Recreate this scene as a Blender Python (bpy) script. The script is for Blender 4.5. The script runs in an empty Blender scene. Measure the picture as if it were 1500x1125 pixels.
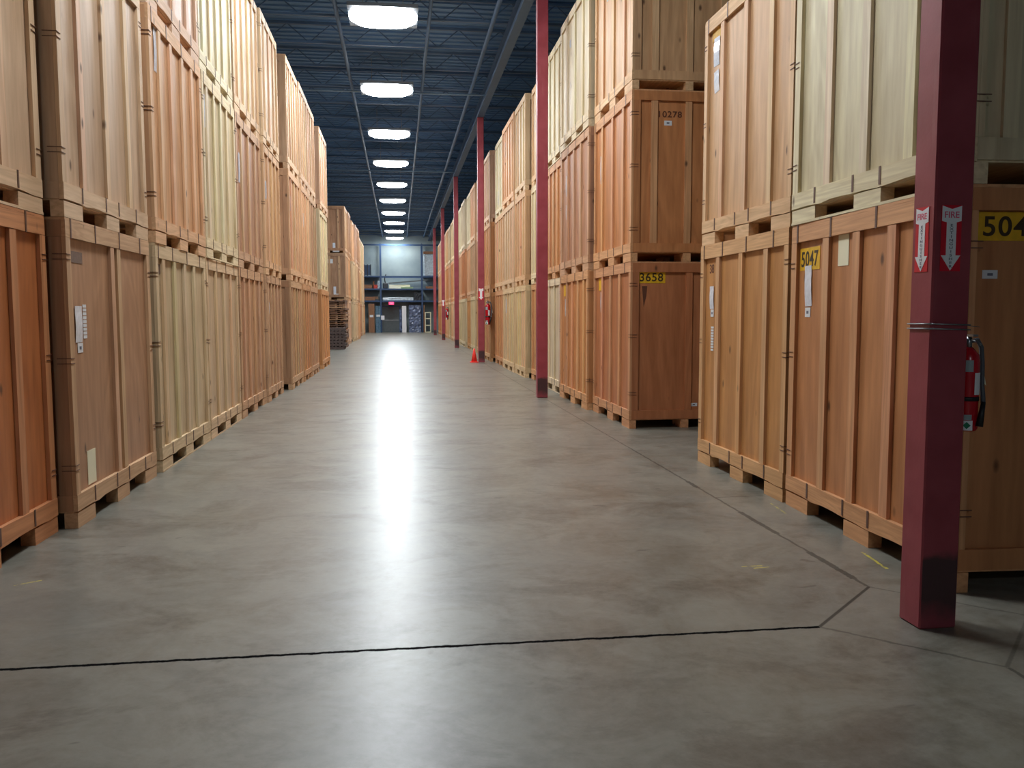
import bpy, bmesh, math, random
from mathutils import Matrix, Vector
random.seed(7)
SC = bpy.context.scene
COL = SC.collection

# ------------------------------------------------------------------ helpers
def s2l(c):
    return tuple(((v/255.0)/12.92 if v/255.0 <= 0.04045 else ((v/255.0+0.055)/1.055)**2.4) for v in c)

def box(bm, x0, x1, y0, y1, z0, z1):
    vs = [bm.verts.new(p) for p in ((x0,y0,z0),(x1,y0,z0),(x1,y1,z0),(x0,y1,z0),(x0,y0,z1),(x1,y0,z1),(x1,y1,z1),(x0,y1,z1))]
    for f in ((0,3,2,1),(4,5,6,7),(0,1,5,4),(1,2,6,5),(2,3,7,6),(3,0,4,7)):
        bm.faces.new([vs[i] for i in f])
    return vs

def cyl(bm, p0, p1, r0, r1=None, n=16, caps=True):
    p0, p1 = Vector(p0), Vector(p1); r1 = r0 if r1 is None else r1
    d = (p1-p0).normalized()
    a = d.orthogonal().normalized(); b = d.cross(a)
    A = [bm.verts.new(p0+(a*math.cos(t)+b*math.sin(t))*r0) for t in [2*math.pi*i/n for i in range(n)]]
    B = [bm.verts.new(p1+(a*math.cos(t)+b*math.sin(t))*r1) for t in [2*math.pi*i/n for i in range(n)]]
    for i in range(n):
        j = (i+1) % n
        f = bm.faces.new((A[i],A[j],B[j],B[i])); f.smooth = True
    if caps:
        bm.faces.new(A[::-1]); bm.faces.new(B)

def lathe(bm, prof, cx=0, cy=0, n=24):
    rings = []
    for r, z in prof:
        rings.append([bm.verts.new((cx+r*math.cos(2*math.pi*i/n), cy+r*math.sin(2*math.pi*i/n), z)) for i in range(n)])
    for a, b in zip(rings, rings[1:]):
        for i in range(n):
            j = (i+1) % n
            f = bm.faces.new((a[i],a[j],b[j],b[i])); f.smooth = True
    bm.faces.new(rings[0][::-1]); bm.faces.new(rings[-1])

def tube(bm, pts, r, n=8):
    pts = [Vector(p) for p in pts]
    rings = []
    ref = None
    for i, p in enumerate(pts):
        d = (pts[min(i+1,len(pts)-1)]-pts[max(i-1,0)]).normalized()
        if ref is None: ref = d.orthogonal().normalized()
        a = (ref-d*ref.dot(d)).normalized(); ref = a; b = d.cross(a)
        rings.append([bm.verts.new(p+(a*math.cos(2*math.pi*k/n)+b*math.sin(2*math.pi*k/n))*r) for k in range(n)])
    for a, b in zip(rings, rings[1:]):
        for i in range(n):
            j = (i+1) % n
            f = bm.faces.new((a[i],a[j],b[j],b[i])); f.smooth = True
    bm.faces.new(rings[0][::-1]); bm.faces.new(rings[-1])

def mesh(name, bm, *mats, bevel=0):
    if bevel:
        bmesh.ops.bevel(bm, geom=list(bm.edges), offset=bevel, segments=1, affect='EDGES', clamp_overlap=True)
    bmesh.ops.recalc_face_normals(bm, faces=bm.faces)
    m = bpy.data.meshes.new(name); bm.to_mesh(m); bm.free()
    for k in mats: m.materials.append(k)
    return m

def mk(fn, name, mat, bevel=0):
    bm = bmesh.new(); fn(bm)
    return mesh(name, bm, mat, bevel=bevel)

def ob(name, me, parent=None, color=None, loc=None, rot=None):
    o = bpy.data.objects.new(name, me); COL.objects.link(o)
    if parent is not None:
        o.parent = parent
    if color is not None: o.color = (*color, 1)
    if loc is not None: o.location = loc
    if rot is not None: o.rotation_euler = rot
    return o

def tag(o, label, cat, group=None):
    o['label'] = label; o['category'] = cat
    if group: o['group'] = group
    return o

def struct(name, bm, mat, parent=None):
    o = ob(name, mesh(name, bm, mat), parent)
    if parent is None: o['kind'] = 'structure'
    return o

def empty(name, loc, rz=0, label=None, cat=None, group=None):
    o = bpy.data.objects.new(name, None); COL.objects.link(o)
    o.empty_display_size = .1
    o.location = loc; o.rotation_euler = (0,0,rz)
    if label: tag(o, label, cat, group)
    return o

# ------------------------------------------------------------------ materials
class N:
    def __init__(s, name):
        s.m = bpy.data.materials.new(name); s.m.use_nodes = True
        s.t = s.m.node_tree; s.n = s.t.nodes; s.l = s.t.links
        s.p = s.n['Principled BSDF']
    def add(s, kind, **kw):
        n = s.n.new(kind)
        for k, v in kw.items():
            if k in n.inputs and not hasattr(n, k): n.inputs[k].default_value = v
            else: setattr(n, k, v)
        return n
    def link(s, a, b): s.l.new(a, b)
    def math(s, op, a, b=None, c=None, clamp=False):
        n = s.n.new('ShaderNodeMath'); n.operation = op; n.use_clamp = clamp
        for i, v in enumerate((a, b, c)):
            if v is None: continue
            if isinstance(v, (int, float)): n.inputs[i].default_value = v
            else: s.l.new(v, n.inputs[i])
        return n.outputs[0]
    def mapr(s, v, a, b, c, d):
        n = s.n.new('ShaderNodeMapRange'); s.l.new(v, n.inputs[0])
        for i, q in enumerate((a, b, c, d)): n.inputs[i+1].default_value = q
        return n.outputs[0]
    def mix(s, f, a, b, mode='MIX'):
        n = s.n.new('ShaderNodeMix'); n.data_type = 'RGBA'; n.blend_type = mode
        if isinstance(f, (int, float)): n.inputs[0].default_value = f
        else: s.l.new(f, n.inputs[0])
        for i, v in ((6, a), (7, b)):
            if isinstance(v, tuple): n.inputs[i].default_value = (*v[:3], 1)
            else: s.l.new(v, n.inputs[i])
        return n.outputs[2]
    def noise(s, vec, scale, detail=3, rough=.5, dist=0):
        n = s.n.new('ShaderNodeTexNoise'); s.l.new(vec, n.inputs['Vector'])
        n.inputs['Scale'].default_value = scale; n.inputs['Detail'].default_value = detail
        n.inputs['Roughness'].default_value = rough; n.inputs['Distortion'].default_value = dist
        return n.outputs[0]
    def mapping(s, vec, scale=(1,1,1), loc=None):
        n = s.n.new('ShaderNodeMapping'); s.l.new(vec, n.inputs[0]); n.inputs['Scale'].default_value = scale
        if loc is not None:
            if isinstance(loc, tuple): n.inputs['Location'].default_value = loc
            else: s.l.new(loc, n.inputs['Location'])
        return n.outputs[0]

def flat(name, rgb, rough=.6, metal=0, bump=0, var=.08, scale=6, spec=.5):
    k = N(name); tc = k.add('ShaderNodeTexCoord')
    f = k.noise(tc.outputs['Object'], scale, 4)
    c = s2l(rgb)
    col = k.mix(k.mapr(f, .3, .7, 0, 1), tuple(v*(1-var) for v in c), tuple(min(1, v*(1+var)) for v in c))
    k.link(col, k.p.inputs['Base Color'])
    k.p.inputs['Roughness'].default_value = rough; k.p.inputs['Metallic'].default_value = metal
    k.p.inputs['Specular IOR Level'].default_value = spec
    return k.m

def wood(name, grain, fig, knots=True, rough=.5, mul=1.0):
    k = N(name); tc = k.add('ShaderNodeTexCoord'); oi = k.add('ShaderNodeObjectInfo')
    off = k.math('MULTIPLY', oi.outputs['Random'], 37.0)
    cv = k.add('ShaderNodeCombineXYZ'); k.link(off, cv.inputs[0]); k.link(off, cv.inputs[1]); k.link(off, cv.inputs[2])
    v1 = k.mapping(tc.outputs['Object'], grain, cv.outputs[0])
    g = k.noise(v1, 1.0, 4, .6)
    v2 = k.mapping(tc.outputs['Object'], fig, cv.outputs[0])
    h = k.noise(v2, 1.0, 3, .5, 1.2)
    rings = k.math('SINE', k.math('MULTIPLY', h, 42.0))
    col = oi.outputs['Color']
    dark = k.mix(1.0, col, (.66*mul, .58*mul, .50*mul), 'MULTIPLY')
    lite = k.mix(1.0, col, (1.12*mul, 1.12*mul, 1.10*mul), 'MULTIPLY')
    f = k.math('ADD', k.mapr(g, .25, .75, .28, 1.0), k.mapr(rings, -1, 1, -.22, .08), clamp=True)
    c = k.mix(f, dark, lite)
    blotch = k.noise(tc.outputs['Object'], 1.7, 2)
    c = k.mix(k.mapr(blotch, .35, .7, 0, .28), c, dark)
    if knots:
        v3 = k.mapping(tc.outputs['Object'], (5.0, 5.0, 2.6), cv.outputs[0])
        vo = k.add('ShaderNodeTexVoronoi'); k.link(v3, vo.inputs['Vector']); vo.inputs['Scale'].default_value = 1.0
        sp = k.add('ShaderNodeSeparateColor'); k.link(vo.outputs['Color'], sp.inputs[0])
        rare = k.math('GREATER_THAN', sp.outputs[0], .55)
        spot = k.mapr(vo.outputs['Distance'], .05, .13, 1, 0)
        c = k.mix(k.math('MULTIPLY', k.math('MULTIPLY', spot, rare), .85), c, (.07, .028, .012))
    k.link(c, k.p.inputs['Base Color'])
    k.p.inputs['Roughness'].default_value = rough
    bp = k.add('ShaderNodeBump'); bp.inputs['Strength'].default_value = .12; bp.inputs['Distance'].default_value = .004
    k.link(g, bp.inputs['Height']); k.link(bp.outputs[0], k.p.inputs['Normal'])
    return k.m

M = {}
M['ply'] = wood('plywood_sheet', (16, 16, 1.6), (1.3, 1.3, .28), rough=.48)
M['batten'] = wood('pine_batten', (26, 26, 1.3), (4, 4, .25), rough=.55, mul=1.12)
M['rail'] = wood('pine_rail', (1.4, 26, 30), (.5, 4, 7), rough=.6, mul=1.15)
M['strap'] = flat('steel_strap', (104, 74, 62), .5, .2)
M['paper'] = flat('white_paper', (225, 228, 232), .35, var=.04)
M['card'] = flat('cream_card', (236, 228, 196), .6, var=.03)
M['pouch'] = flat('plastic_pouch', (226, 230, 240), .12, var=.1, scale=30)
M['ink'] = flat('stencil_ink', (62, 44, 20), .7)
M['greyink'] = flat('label_print', (110, 110, 125), .7)
M['brownink'] = flat('brown_stencil', (98, 56, 36), .7)
M['yellow'] = flat('yellow_spray_paint', (226, 176, 28), .55, var=.12, scale=20)
M['greypatch'] = flat('faded_stencil_patch', (118, 94, 80), .7, var=.15, scale=40)
M['faded'] = flat('faded_yellow_patch', (205, 158, 62), .6, var=.18, scale=40)
M['red'] = flat('sign_red', (214, 16, 44), .4, var=.03)
M['pink'] = flat('faded_red_print', (228, 96, 128), .5, var=.03)
M['white'] = flat('sign_white', (240, 240, 244), .4, var=.02)
M['extred'] = flat('extinguisher_red', (186, 14, 32), .25, var=.03)
M['black'] = flat('black_rubber', (20, 20, 22), .5)
M['hose'] = flat('grey_rubber_hose', (78, 82, 88), .5)
M['steel'] = flat('galvanised_steel', (150, 154, 158), .35, .8)
M['silver'] = flat('silver_sticker', (150, 165, 168), .4)
M['green'] = flat('green_diamond', (10, 120, 84), .5)
M['orange'] = flat('cone_orange', (255, 62, 50), .5)
M['deck'] = flat('ceiling_paint_flare_blue', (102, 142, 188), .8, var=.06, scale=1.2)  # dark blue-grey deck, its blue raised to stand in for lens flare
M['joist'] = flat('joist_paint_flare_blue', (80, 110, 146), .6, var=.06)  # same flare blue mixed into the steel colour
M['pipe'] = flat('pipe_paint', (120, 148, 172), .5, .1)
M['rack'] = flat('rack_blue', (46, 74, 112), .5)
M['cardboard'] = flat('brown_cardboard', (150, 108, 80), .8)
M['wrapblue'] = flat('blue_wrap', (86, 118, 140), .3, var=.35, scale=9)
M['wrapdark'] = flat('dark_stretch_wrap', (96, 108, 138), .2, var=.75, scale=5)
M['wrapwhite'] = flat('white_stretch_wrap', (190, 204, 214), .25, var=.25, scale=7)
M['doorgrey'] = flat('door_grey', (98, 106, 108), .5)
M['darkgoods'] = flat('dark_goods', (42, 46, 54), .5, var=.3)
M['redgoods'] = flat('red_goods', (196, 70, 56), .5)
M['palegreen'] = flat('pale_green_board', (150, 172, 128), .6)
M['plankgrey'] = wood('weathered_plank', (2.0, 26, 26), (.6, 4, 6), rough=.8)
M['housing'] = flat('lamp_housing', (120, 130, 140), .4, .3)

# red column paint with scuffed dark foot on its camera side
def column_mat():
    k = N('column_red_paint'); tc = k.add('ShaderNodeTexCoord'); sp = k.add('ShaderNodeSeparateXYZ')
    k.link(tc.outputs['Object'], sp.inputs[0])
    n = k.noise(tc.outputs['Object'], 5, 5); n2 = k.noise(k.mapping(tc.outputs['Object'], (9, 9, 1.2)), 1.0, 4)
    c = k.mix(k.mapr(n, .3, .7, 0, 1), s2l((142, 54, 64)), s2l((160, 70, 80)))
    c = k.mix(k.mapr(n2, .62, .7, 0, .25), c, s2l((170, 110, 110)))
    zz = k.math('ADD', sp.outputs[2], k.math('MULTIPLY', k.math('SUBTRACT', n, .5), .22))
    lo = k.math('MULTIPLY', k.mapr(zz, .33, .38, 1, 0), k.mapr(zz, .05, .12, .25, 1))
    fr = k.math('LESS_THAN', sp.outputs[1], -.083)
    c = k.mix(k.math('MULTIPLY', k.math('MULTIPLY', lo, fr), .86), c, s2l((46, 42, 44)))
    k.link(c, k.p.inputs['Base Color']); k.p.inputs['Roughness'].default_value = .42
    bp = k.add('ShaderNodeBump'); bp.inputs['Strength'].default_value = .15; bp.inputs['Distance'].default_value = .003
    k.link(k.noise(tc.outputs['Object'], 60, 3), bp.inputs['Height']); k.link(bp.outputs[0], k.p.inputs['Normal'])
    return k.m
M['column'] = column_mat()

def floor_mat():
    k = N('polished_concrete'); tc = k.add('ShaderNodeTexCoord'); P = tc.outputs['Object']
    big = k.noise(P, .55, 4, .6, .4); mid = k.noise(P, 2.0, 9, .7, .8); fine = k.noise(P, 13, 8, .75)
    strk = k.noise(k.mapping(P, (1.0, 1.5, 1), (5.0, 2.0, 0)), 1.1, 9, .7, .6)
    c = k.mix(k.mapr(big, .35, .65, 0, 1), s2l((104, 97, 82)), s2l((111, 111, 104)))
    c = k.mix(k.mapr(mid, .42, .60, 0, .8), c, s2l((130, 127, 115)))
    c = k.mix(k.mapr(strk, .50, .62, 0, .75), c, s2l((82, 75, 62)))
    c = k.mix(k.mapr(fine, .35, .7, .0, .34), c, s2l((150, 148, 140)))
    # isolated dark scuffs
    sc = k.noise(k.mapping(P, (1.8, 3.6, 1), (3.1, 7.7, 0)), 1.5, 3, .55, .3)
    c = k.mix(k.mapr(sc, .70, .73, 0, .55), c, s2l((66, 62, 56)))
    sx = k.add('ShaderNodeSeparateXYZ'); k.link(P, sx.inputs[0])
    wob = k.math('MULTIPLY', k.math('SUBTRACT', k.noise(P, 9, 4, .7), .5), .035)
    X = k.math('ADD', sx.outputs[0], wob); Y = k.math('ADD', sx.outputs[1], wob)
    dk = None
    def seg(x0, y0, x1, y1, w, strength=1.0):
        nonlocal dk
        L = math.hypot(x1-x0, y1-y0); tx, ty = (x1-x0)/L, (y1-y0)/L
        u = k.math('ADD', k.math('MULTIPLY', k.math('SUBTRACT', X, x0), tx), k.math('MULTIPLY', k.math('SUBTRACT', Y, y0), ty))
        v = k.math('ABSOLUTE', k.math('ADD', k.math('MULTIPLY', k.math('SUBTRACT', X, x0), -ty), k.math('MULTIPLY', k.math('SUBTRACT', Y, y0), tx)))
        a = k.mapr(v, w*.5, w*.5+.006, strength, 0)
        b = k.math('MULTIPLY', k.math('GREATER_THAN', u, 0), k.math('LESS_THAN', u, L))
        a = k.math('MULTIPLY', a, b)
        dk = a if dk is None else k.math('MAXIMUM', dk, a)
    for i in range(-1, 7):
        y = 3.77+11.337*i
        seg(-9, y, 1.98, y, .02, 1.0 if i < 1 else .5)
        seg(1.98, y, 2.54, y+.53, .012, .75); seg(1.98, y, 2.54, y-.55, .012, .45)
        seg(3.08, y, 2.54, y+.53, .012, .4); seg(3.08, y, 2.54, y-.55, .012, .4)
        seg(3.08, y, 10, y, .014, .6)
        seg(2.54, y+.53, 2.54, y+10.78, .014, .55)
    seg(2.54, 6.62, 2.95, 6.62, .01, .5)
    for a, b in ((4.45, 5.0), (5.45, 6.1), (7.0, 7.3)): seg(2.54, a, 2.54, b, .035, .6)
    c = k.mix(dk, c, s2l((24, 23, 24)))
    dry = k.mapr(dk, 0, 1, 1, 0)
    # crumbs of yellow line paint
    dk = None
    seg(2.0, 4.76, 2.13, 4.76, .006, .6); seg(2.06, 4.72, 2.16, 4.73, .006, .6)
    seg(2.83, 4.6, 2.87, 4.95, .012, .8); seg(2.86, 6.0, 2.9, 6.35, .01, .5); seg(-2.14, 4.97, -2.02, 5.05, .008, .7)
    c = k.mix(k.math('MULTIPLY', dk, k.mapr(fine, .42, .5, 0, 1)), c, s2l((214, 200, 60)))
    k.link(c, k.p.inputs['Base Color'])
    r = k.math('ADD', k.mapr(mid, .3, .7, .36, .40), k.mapr(strk, .5, .7, 0, .01))
    k.link(r, k.p.inputs['Roughness'])
    k.p.inputs['Coat Weight'].default_value = .2; k.p.inputs['Coat Roughness'].default_value = .26; k.link(k.math('MULTIPLY', dry, .42), k.p.inputs['Specular IOR Level']); k.link(k.math('MULTIPLY', dry, .2), k.p.inputs['Coat Weight'])
    bp = k.add('ShaderNodeBump'); bp.inputs['Strength'].default_value = .05; bp.inputs['Distance'].default_value = .002
    k.link(fine, bp.inputs['Height']); k.link(bp.outputs[0], k.p.inputs['Normal'])
    return k.m
M['floor'] = floor_mat()

def wall_mat():
    k = N('painted_block_wall'); tc = k.add('ShaderNodeTexCoord')
    br = k.add('ShaderNodeTexBrick'); 
    k.link(k.mapping(tc.outputs['Object'], (1, 1, 1)), br.inputs['Vector'])
    f = k.noise(tc.outputs['Object'], .8, 4)
    c = k.mix(k.mapr(f, .3, .7, 0, 1), s2l((128, 142, 146)), s2l((150, 162, 162)))
    k.link(c, k.p.inputs['Base Color']); k.p.inputs['Roughness'].default_value = .8
    k.n.remove(br)
    return k.m
M['wall'] = wall_mat()

def emis(name, rgb, strength):
    k = N(name); k.p.inputs['Base Color'].default_value = (*rgb, 1)
    k.p.inputs['Emission Color'].default_value = (*rgb, 1); k.p.inputs['Emission Strength'].default_value = strength
    return k.m
LAMP = 66.0
M['lamp'] = emis('lamp_glow', (.90, .96, 1.0), LAMP)
M['exit'] = emis('exit_sign_glow', (1.0, .05, .18), 1.6)

# ------------------------------------------------------------------ room shell
XL, XR, YB, YE, ZC = -9.0, 10.0, -13.0, 70.85, 8.3
bm = bmesh.new(); box(bm, XL, XR, YB, YE, -.2, 0); struct('floor', bm, M['floor'])
bm = bmesh.new(); box(bm, XL, XR, YB, YE, ZC, ZC+.1)
y = YB
while y < YE-.3:                                   # ribs of the corrugated deck
    box(bm, XL, XR, y, y+.09, ZC-.04, ZC-.001); y += .3
struct('ceiling', bm, M['deck'])
bm = bmesh.new(); box(bm, XL-.2, XL, YB-.2, YE+.2, -.2, ZC+.1); struct('wall_left', bm, M['wall'])
bm = bmesh.new(); box(bm, XR, XR+.2, YB-.2, YE+.2, -.2, ZC+.1); struct('wall_right', bm, M['wall'])
bm = bmesh.new(); box(bm, XL, XR, YE, YE+.2, -.2, ZC+.1); struct('wall_back', bm, M['wall'])
bm = bmesh.new(); box(bm, XL, XR, YB-.2, YB, -.2, ZC+.1); struct('wall_front', bm, M['wall'])

# door in the far wall
d = empty('door_1', (-.68, YE, 0)); d['kind'] = 'structure'
bm = bmesh.new(); box(bm, -.72, .72, -.06, -.001, .002, 2.05)
ob('door_leaf', mesh('door_leaf', bm, M['doorgrey']), d)
bm = bmesh.new(); box(bm, -.8, -.721, -.09, -.001, .002, 2.13); box(bm, .721, .8, -.09, -.001, .002, 2.13); box(bm, -.72, .72, -.09, -.001, 2.051, 2.13)
ob('door_frame', mesh('door_frame', bm, M['joist']), d)
bm = bmesh.new(); box(bm, -.66, .66, -.1, -.061, .95, 1.0)
ob('push_bar', mesh('push_bar', bm, M['steel']), d)

# ------------------------------------------------------------------ roof steel
COLX, COLY0, COLD = 2.525, 3.755, 11.337
def joist(bm):
    for z in (7.78, 8.2): box(bm, XL+.02, XR-.02, -.04, .04, z, z+.05)
    n = 38; w = (XR-XL-.1)/n
    for i in range(n):
        a = XL+.05+i*w; z0, z1 = (7.80, 8.22) if i % 2 == 0 else (8.22, 7.80)
        cyl(bm, (a, 0, z0), (a+w, 0, z1), .013, n=5, caps=False)
jm = mk(joist, 'bar_joist', M['joist'])
yy = COLY0-COLD*1.333+.2
k = 0
while yy < YE-.4:
    o = ob('bar_joist', jm, loc=(0, yy, 0)); tag(o, 'dark steel bar joist spanning the aisle under the roof deck', 'roof joist', 'bar joists under the roof deck')
    yy += COLD/6
def girder(bm):
    for z in (7.42, 7.752): box(bm, -.1, .1, YB+.05, YE-.05, z, z+.022)
    box(bm, -.012, .012, YB+.05, YE-.05, 7.442, 7.752)
o = ob('roof_girder', mk(girder, 'roof_girder', M['joist']), loc=(COLX, 0, 0)); tag(o, 'long dark steel girder carried on top of the red columns', 'girder')
for X, r, lab in ((-1.2, .045, 'pale pipe running down the aisle left of the lamps'), (.72, .04, 'pale pipe running down the aisle just right of the lamps'), (2.08, .05, 'pale pipe running beside the girder over the red columns')):
    bm = bmesh.new(); cyl(bm, (X, YB+.1, 7.72), (X, YE-.1, 7.72), r, n=10)
    tag(ob('ceiling_pipe', mesh('ceiling_pipe', bm, M['joist'])), lab, 'pipe')
pl = ['nearest of the thin pale pipes crossing the aisle under the roof', 'second thin pale pipe crossing the aisle under the roof', 'third thin pale pipe crossing the aisle under the roof', 'farthest thin pale pipe crossing under the roof near the end wall']
for i, Y in enumerate((24.7, 38.0, 51.2, 64.4)):
    bm = bmesh.new(); cyl(bm, (XL+.1, Y, 7.65), (XR-.1, Y, 7.65), .022, n=8)
    tag(ob('sprinkler_pipe', mesh('sprinkler_pipe', bm, M['pipe'])), pl[i], 'pipe')

# ------------------------------------------------------------------ lamps
def diff(bm):
    pts = []
    a, b, r = .68, .60, .46
    for cx, cy, t0 in ((a-r, b-r, 0), (-a+r, b-r, 90), (-a+r, -b+r, 180), (a-r, -b+r, 270)):
        for i in range(5):
            t = math.radians(t0+i*22.5); pts.append((cx+r*math.cos(t), cy+r*math.sin(t)))
    A = [bm.verts.new((x, y, 0)) for x, y in pts]; B = [bm.verts.new((x*.86, y*.86, -.06)) for x, y in pts]
    n = len(pts)
    for i in range(n): bm.faces.new((A[i], A[(i+1) % n], B[(i+1) % n], B[i]))
    bm.faces.new(B)
def hous(bm): box(bm, -.69, .69, -.61, .61, .001, .07); box(bm, -.3, .3, -.2, .2, .07, .13)
DM = mk(diff, 'diffuser', M['lamp']); HM = mk(hous, 'housing', M['housing'])
def rod(bm): cyl(bm, (0, 0, .13), (0, 0, .80), .008, n=6)
RM = mk(rod, 'hanger', M['steel'])
ordn = ['nearest', 'second', 'third', 'fourth', 'fifth', 'sixth', 'seventh', 'eighth', 'ninth', 'farthest']
for i in (-5, -2, -1, *range(10)):  # rearmost lamp is an added, unseen fill for faces turned to the camera
    Y = 18.0+5.668*i
    lab = ('glowing white high-bay lamp over the aisle, %s from the camera of the visible row' % ordn[i]) if i >= 0 else 'white high-bay lamp over the aisle nearer than the visible row' if i > -5 else 'added white fill lamp, out of view far behind the camera'
    t = empty('ceiling_light', (-.235, Y, 7.46), 0, lab, 'lamp', 'high-bay lamps in a row over the aisle')
    ob('diffuser', DM, t); ob('housing', HM, t)
    for sx in (-.4, .4): ob('hanger', RM, t, loc=(sx, 0, 0))

# ------------------------------------------------------------------ text
def text_mesh(body, size, mat, ext=.0008, align='CENTER', space=1.0, bold=.012):
    cu = bpy.data.curves.new('txt', 'FONT'); cu.body = body; cu.size = size; cu.extrude = ext
    cu.align_x = align; cu.align_y = 'CENTER'; cu.space_character = space; cu.offset = size*bold
    o = bpy.data.objects.new('txt', cu)
    COL.objects.link(o); bpy.context.view_layer.update()
    me = bpy.data.meshes.new_from_object(o.evaluated_get(bpy.context.evaluated_depsgraph_get()))
    bpy.data.objects.remove(o); bpy.data.curves.remove(cu)
    me.materials.clear(); me.materials.append(mat)
    return me

# ------------------------------------------------------------------ storage crates
# local frame: x along the row (length 2.05), y = 0 the aisle face, +y into the row, z up
L0, D0, H0 = 2.06, 1.5, 2.165
hx = L0/2
def rough_board(bm, x0, x1, y0, y1, z0, z1, jag, seed, n=14):
    rr = random.Random(seed)
    prev = None
    for i in range(n+1):
        x = x0+(x1-x0)*i/n; dz = rr.uniform(0, jag); dt = rr.uniform(-.002, .002)
        q = [bm.verts.new(p) for p in ((x, y0, z0+dz), (x, y1, z0+dz*.5), (x, y1, z1), (x, y0, z1+dt))]
        if prev:
            for a in range(4): bm.faces.new((prev[a], prev[(a+1) % 4], q[(a+1) % 4], q[a]))
        else: bm.faces.new(q)
        prev = q
    bm.faces.new(prev[::-1])
ZS0, ZS1, ZR = .112, .235, 2.03
IN = .028
def b_body(bm): box(bm, -hx+IN, hx-IN, IN, D0-IN, ZS0+.02, H0-.02)
def b_lid(bm): box(bm, -hx+.002, hx-.002, .002, D0-.002, H0-.019, H0-.002)
def b_rail_f(bm): rough_board(bm, -hx, hx, 0, IN-.001, ZR, H0-.02, .003, 3)
def b_rail_b(bm): rough_board(bm, -hx, hx, D0-IN+.001, D0, ZR, H0-.02, .003, 4)
def b_rail_e(bm): box(bm, -hx, -hx+IN-.001, IN, D0-IN, ZR, H0-.02)
def b_skirt_f(bm): rough_board(bm, -hx, hx, -.004, IN-.001, ZS0, ZS1, .014, 5)
def b_skirt_b(bm): rough_board(bm, -hx, hx, D0-IN+.001, D0, ZS0, ZS1, .01, 6)
def b_skirt_e(bm): box(bm, -hx, -hx+IN-.001, IN, D0-IN, ZS0+.01, ZS1)
def b_deck(bm): box(bm, -hx+.01, hx-.01, .03, D0-.03, ZS0-.002, ZS0+.0195)
def post(bm): box(bm, -hx, -hx+.085, 0, IN-.001, ZS1+.001, ZR-.001)
def endpost(bm): box(bm, -hx, -hx+IN-.001, IN, .115, ZS1+.001, ZR-.001)
def endpost_n(bm): box(bm, -hx, -hx+IN-.001, IN, .062, ZS1+.001, ZR-.001)
def fbat(bm): box(bm, -.045, .045, .003, IN-.001, ZS1+.001, ZR-.001)
def ebat(bm): box(bm, -hx+.006, -hx+IN-.001, -.043, .043, ZS1+.001, ZR-.001)
def mirrored(fn):
    def g(bm):
        fn(bm)
        for v in bm.verts: v.co.x = -v.co.x
    return g
def block(w0, w1, y0, y1, lift=.0):
    def g(bm): box(bm, w0, w1, y0, y1, .0005, ZS0-.003)
    return g
CM = {
 'body': mk(b_body, 'plywood_body', M['ply']), 'lid': mk(b_lid, 'lid', M['rail']),
 'rail_f': mk(b_rail_f, 'top_rail', M['rail']), 'rail_b': mk(b_rail_b, 'top_rail', M['rail']),
 'rail_e': mk(b_rail_e, 'top_rail', M['ply']), 'rail_e2': mk(mirrored(b_rail_e), 'top_rail', M['ply']),
 'skirt_f': mk(b_skirt_f, 'skirt_board', M['rail']), 'skirt_b': mk(b_skirt_b, 'skirt_board', M['rail']),
 'skirt_e': mk(b_skirt_e, 'skirt_board', M['ply']), 'skirt_e2': mk(mirrored(b_skirt_e), 'skirt_board', M['ply']),
 'deck': mk(b_deck, 'deck_board', M['rail']),
 'post': mk(post, 'corner_post', M['batten']), 'post2': mk(mirrored(post), 'corner_post', M['batten']),
 'epost': mk(endpost, 'corner_post', M['batten']), 'epost2': mk(mirrored(endpost), 'corner_post', M['batten']),
 'epostn': mk(endpost_n, 'corner_post', M['batten']), 'epostn2': mk(mirrored(endpost_n), 'corner_post', M['batten']),
 'fbat': mk(fbat, 'batten', M['batten']), 'ebat': mk(ebat, 'batten', M['batten']), 'ebat2': mk(mirrored(ebat), 'batten', M['batten']),
}
BL = []
for (a, b) in ((-hx, -hx+.37), (-.13, .19), (hx-.37, hx)):
    for (c, dd) in ((0, .09), (D0/2-.05, D0/2+.05), (D0-.09, D0)):
        BL.append(mk(block(a+.002, b-.002, c, dd), 'block', M['rail']))
CM['base'] = mk(lambda bm: box(bm, -hx, hx, -.004, -.0005, .001, .018), 'base_board', M['rail'])
CM['strap_r'] = mk(lambda bm: box(bm, -.011, .011, -.0035, -.0008, ZR-.004, H0-.003), 'steel_strap', M['strap'])
CM['strap_s'] = mk(lambda bm: box(bm, -.011, .011, -.0075, -.0048, ZS0+.016, ZS1+.004), 'steel_strap', M['strap'])
def clip(bm):
    for z in (0, .035):
        box(bm, -hx-.006, -hx+.065, -.005, -.0012, z, z+.0045); box(bm, -hx-.005, -hx-.0012, -.005, .09, z, z+.0045)
CM['clip'] = mk(clip, 'wire_clip', M['strap']); CM['clip2'] = mk(mirrored(clip), 'wire_clip', M['strap'])

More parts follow.
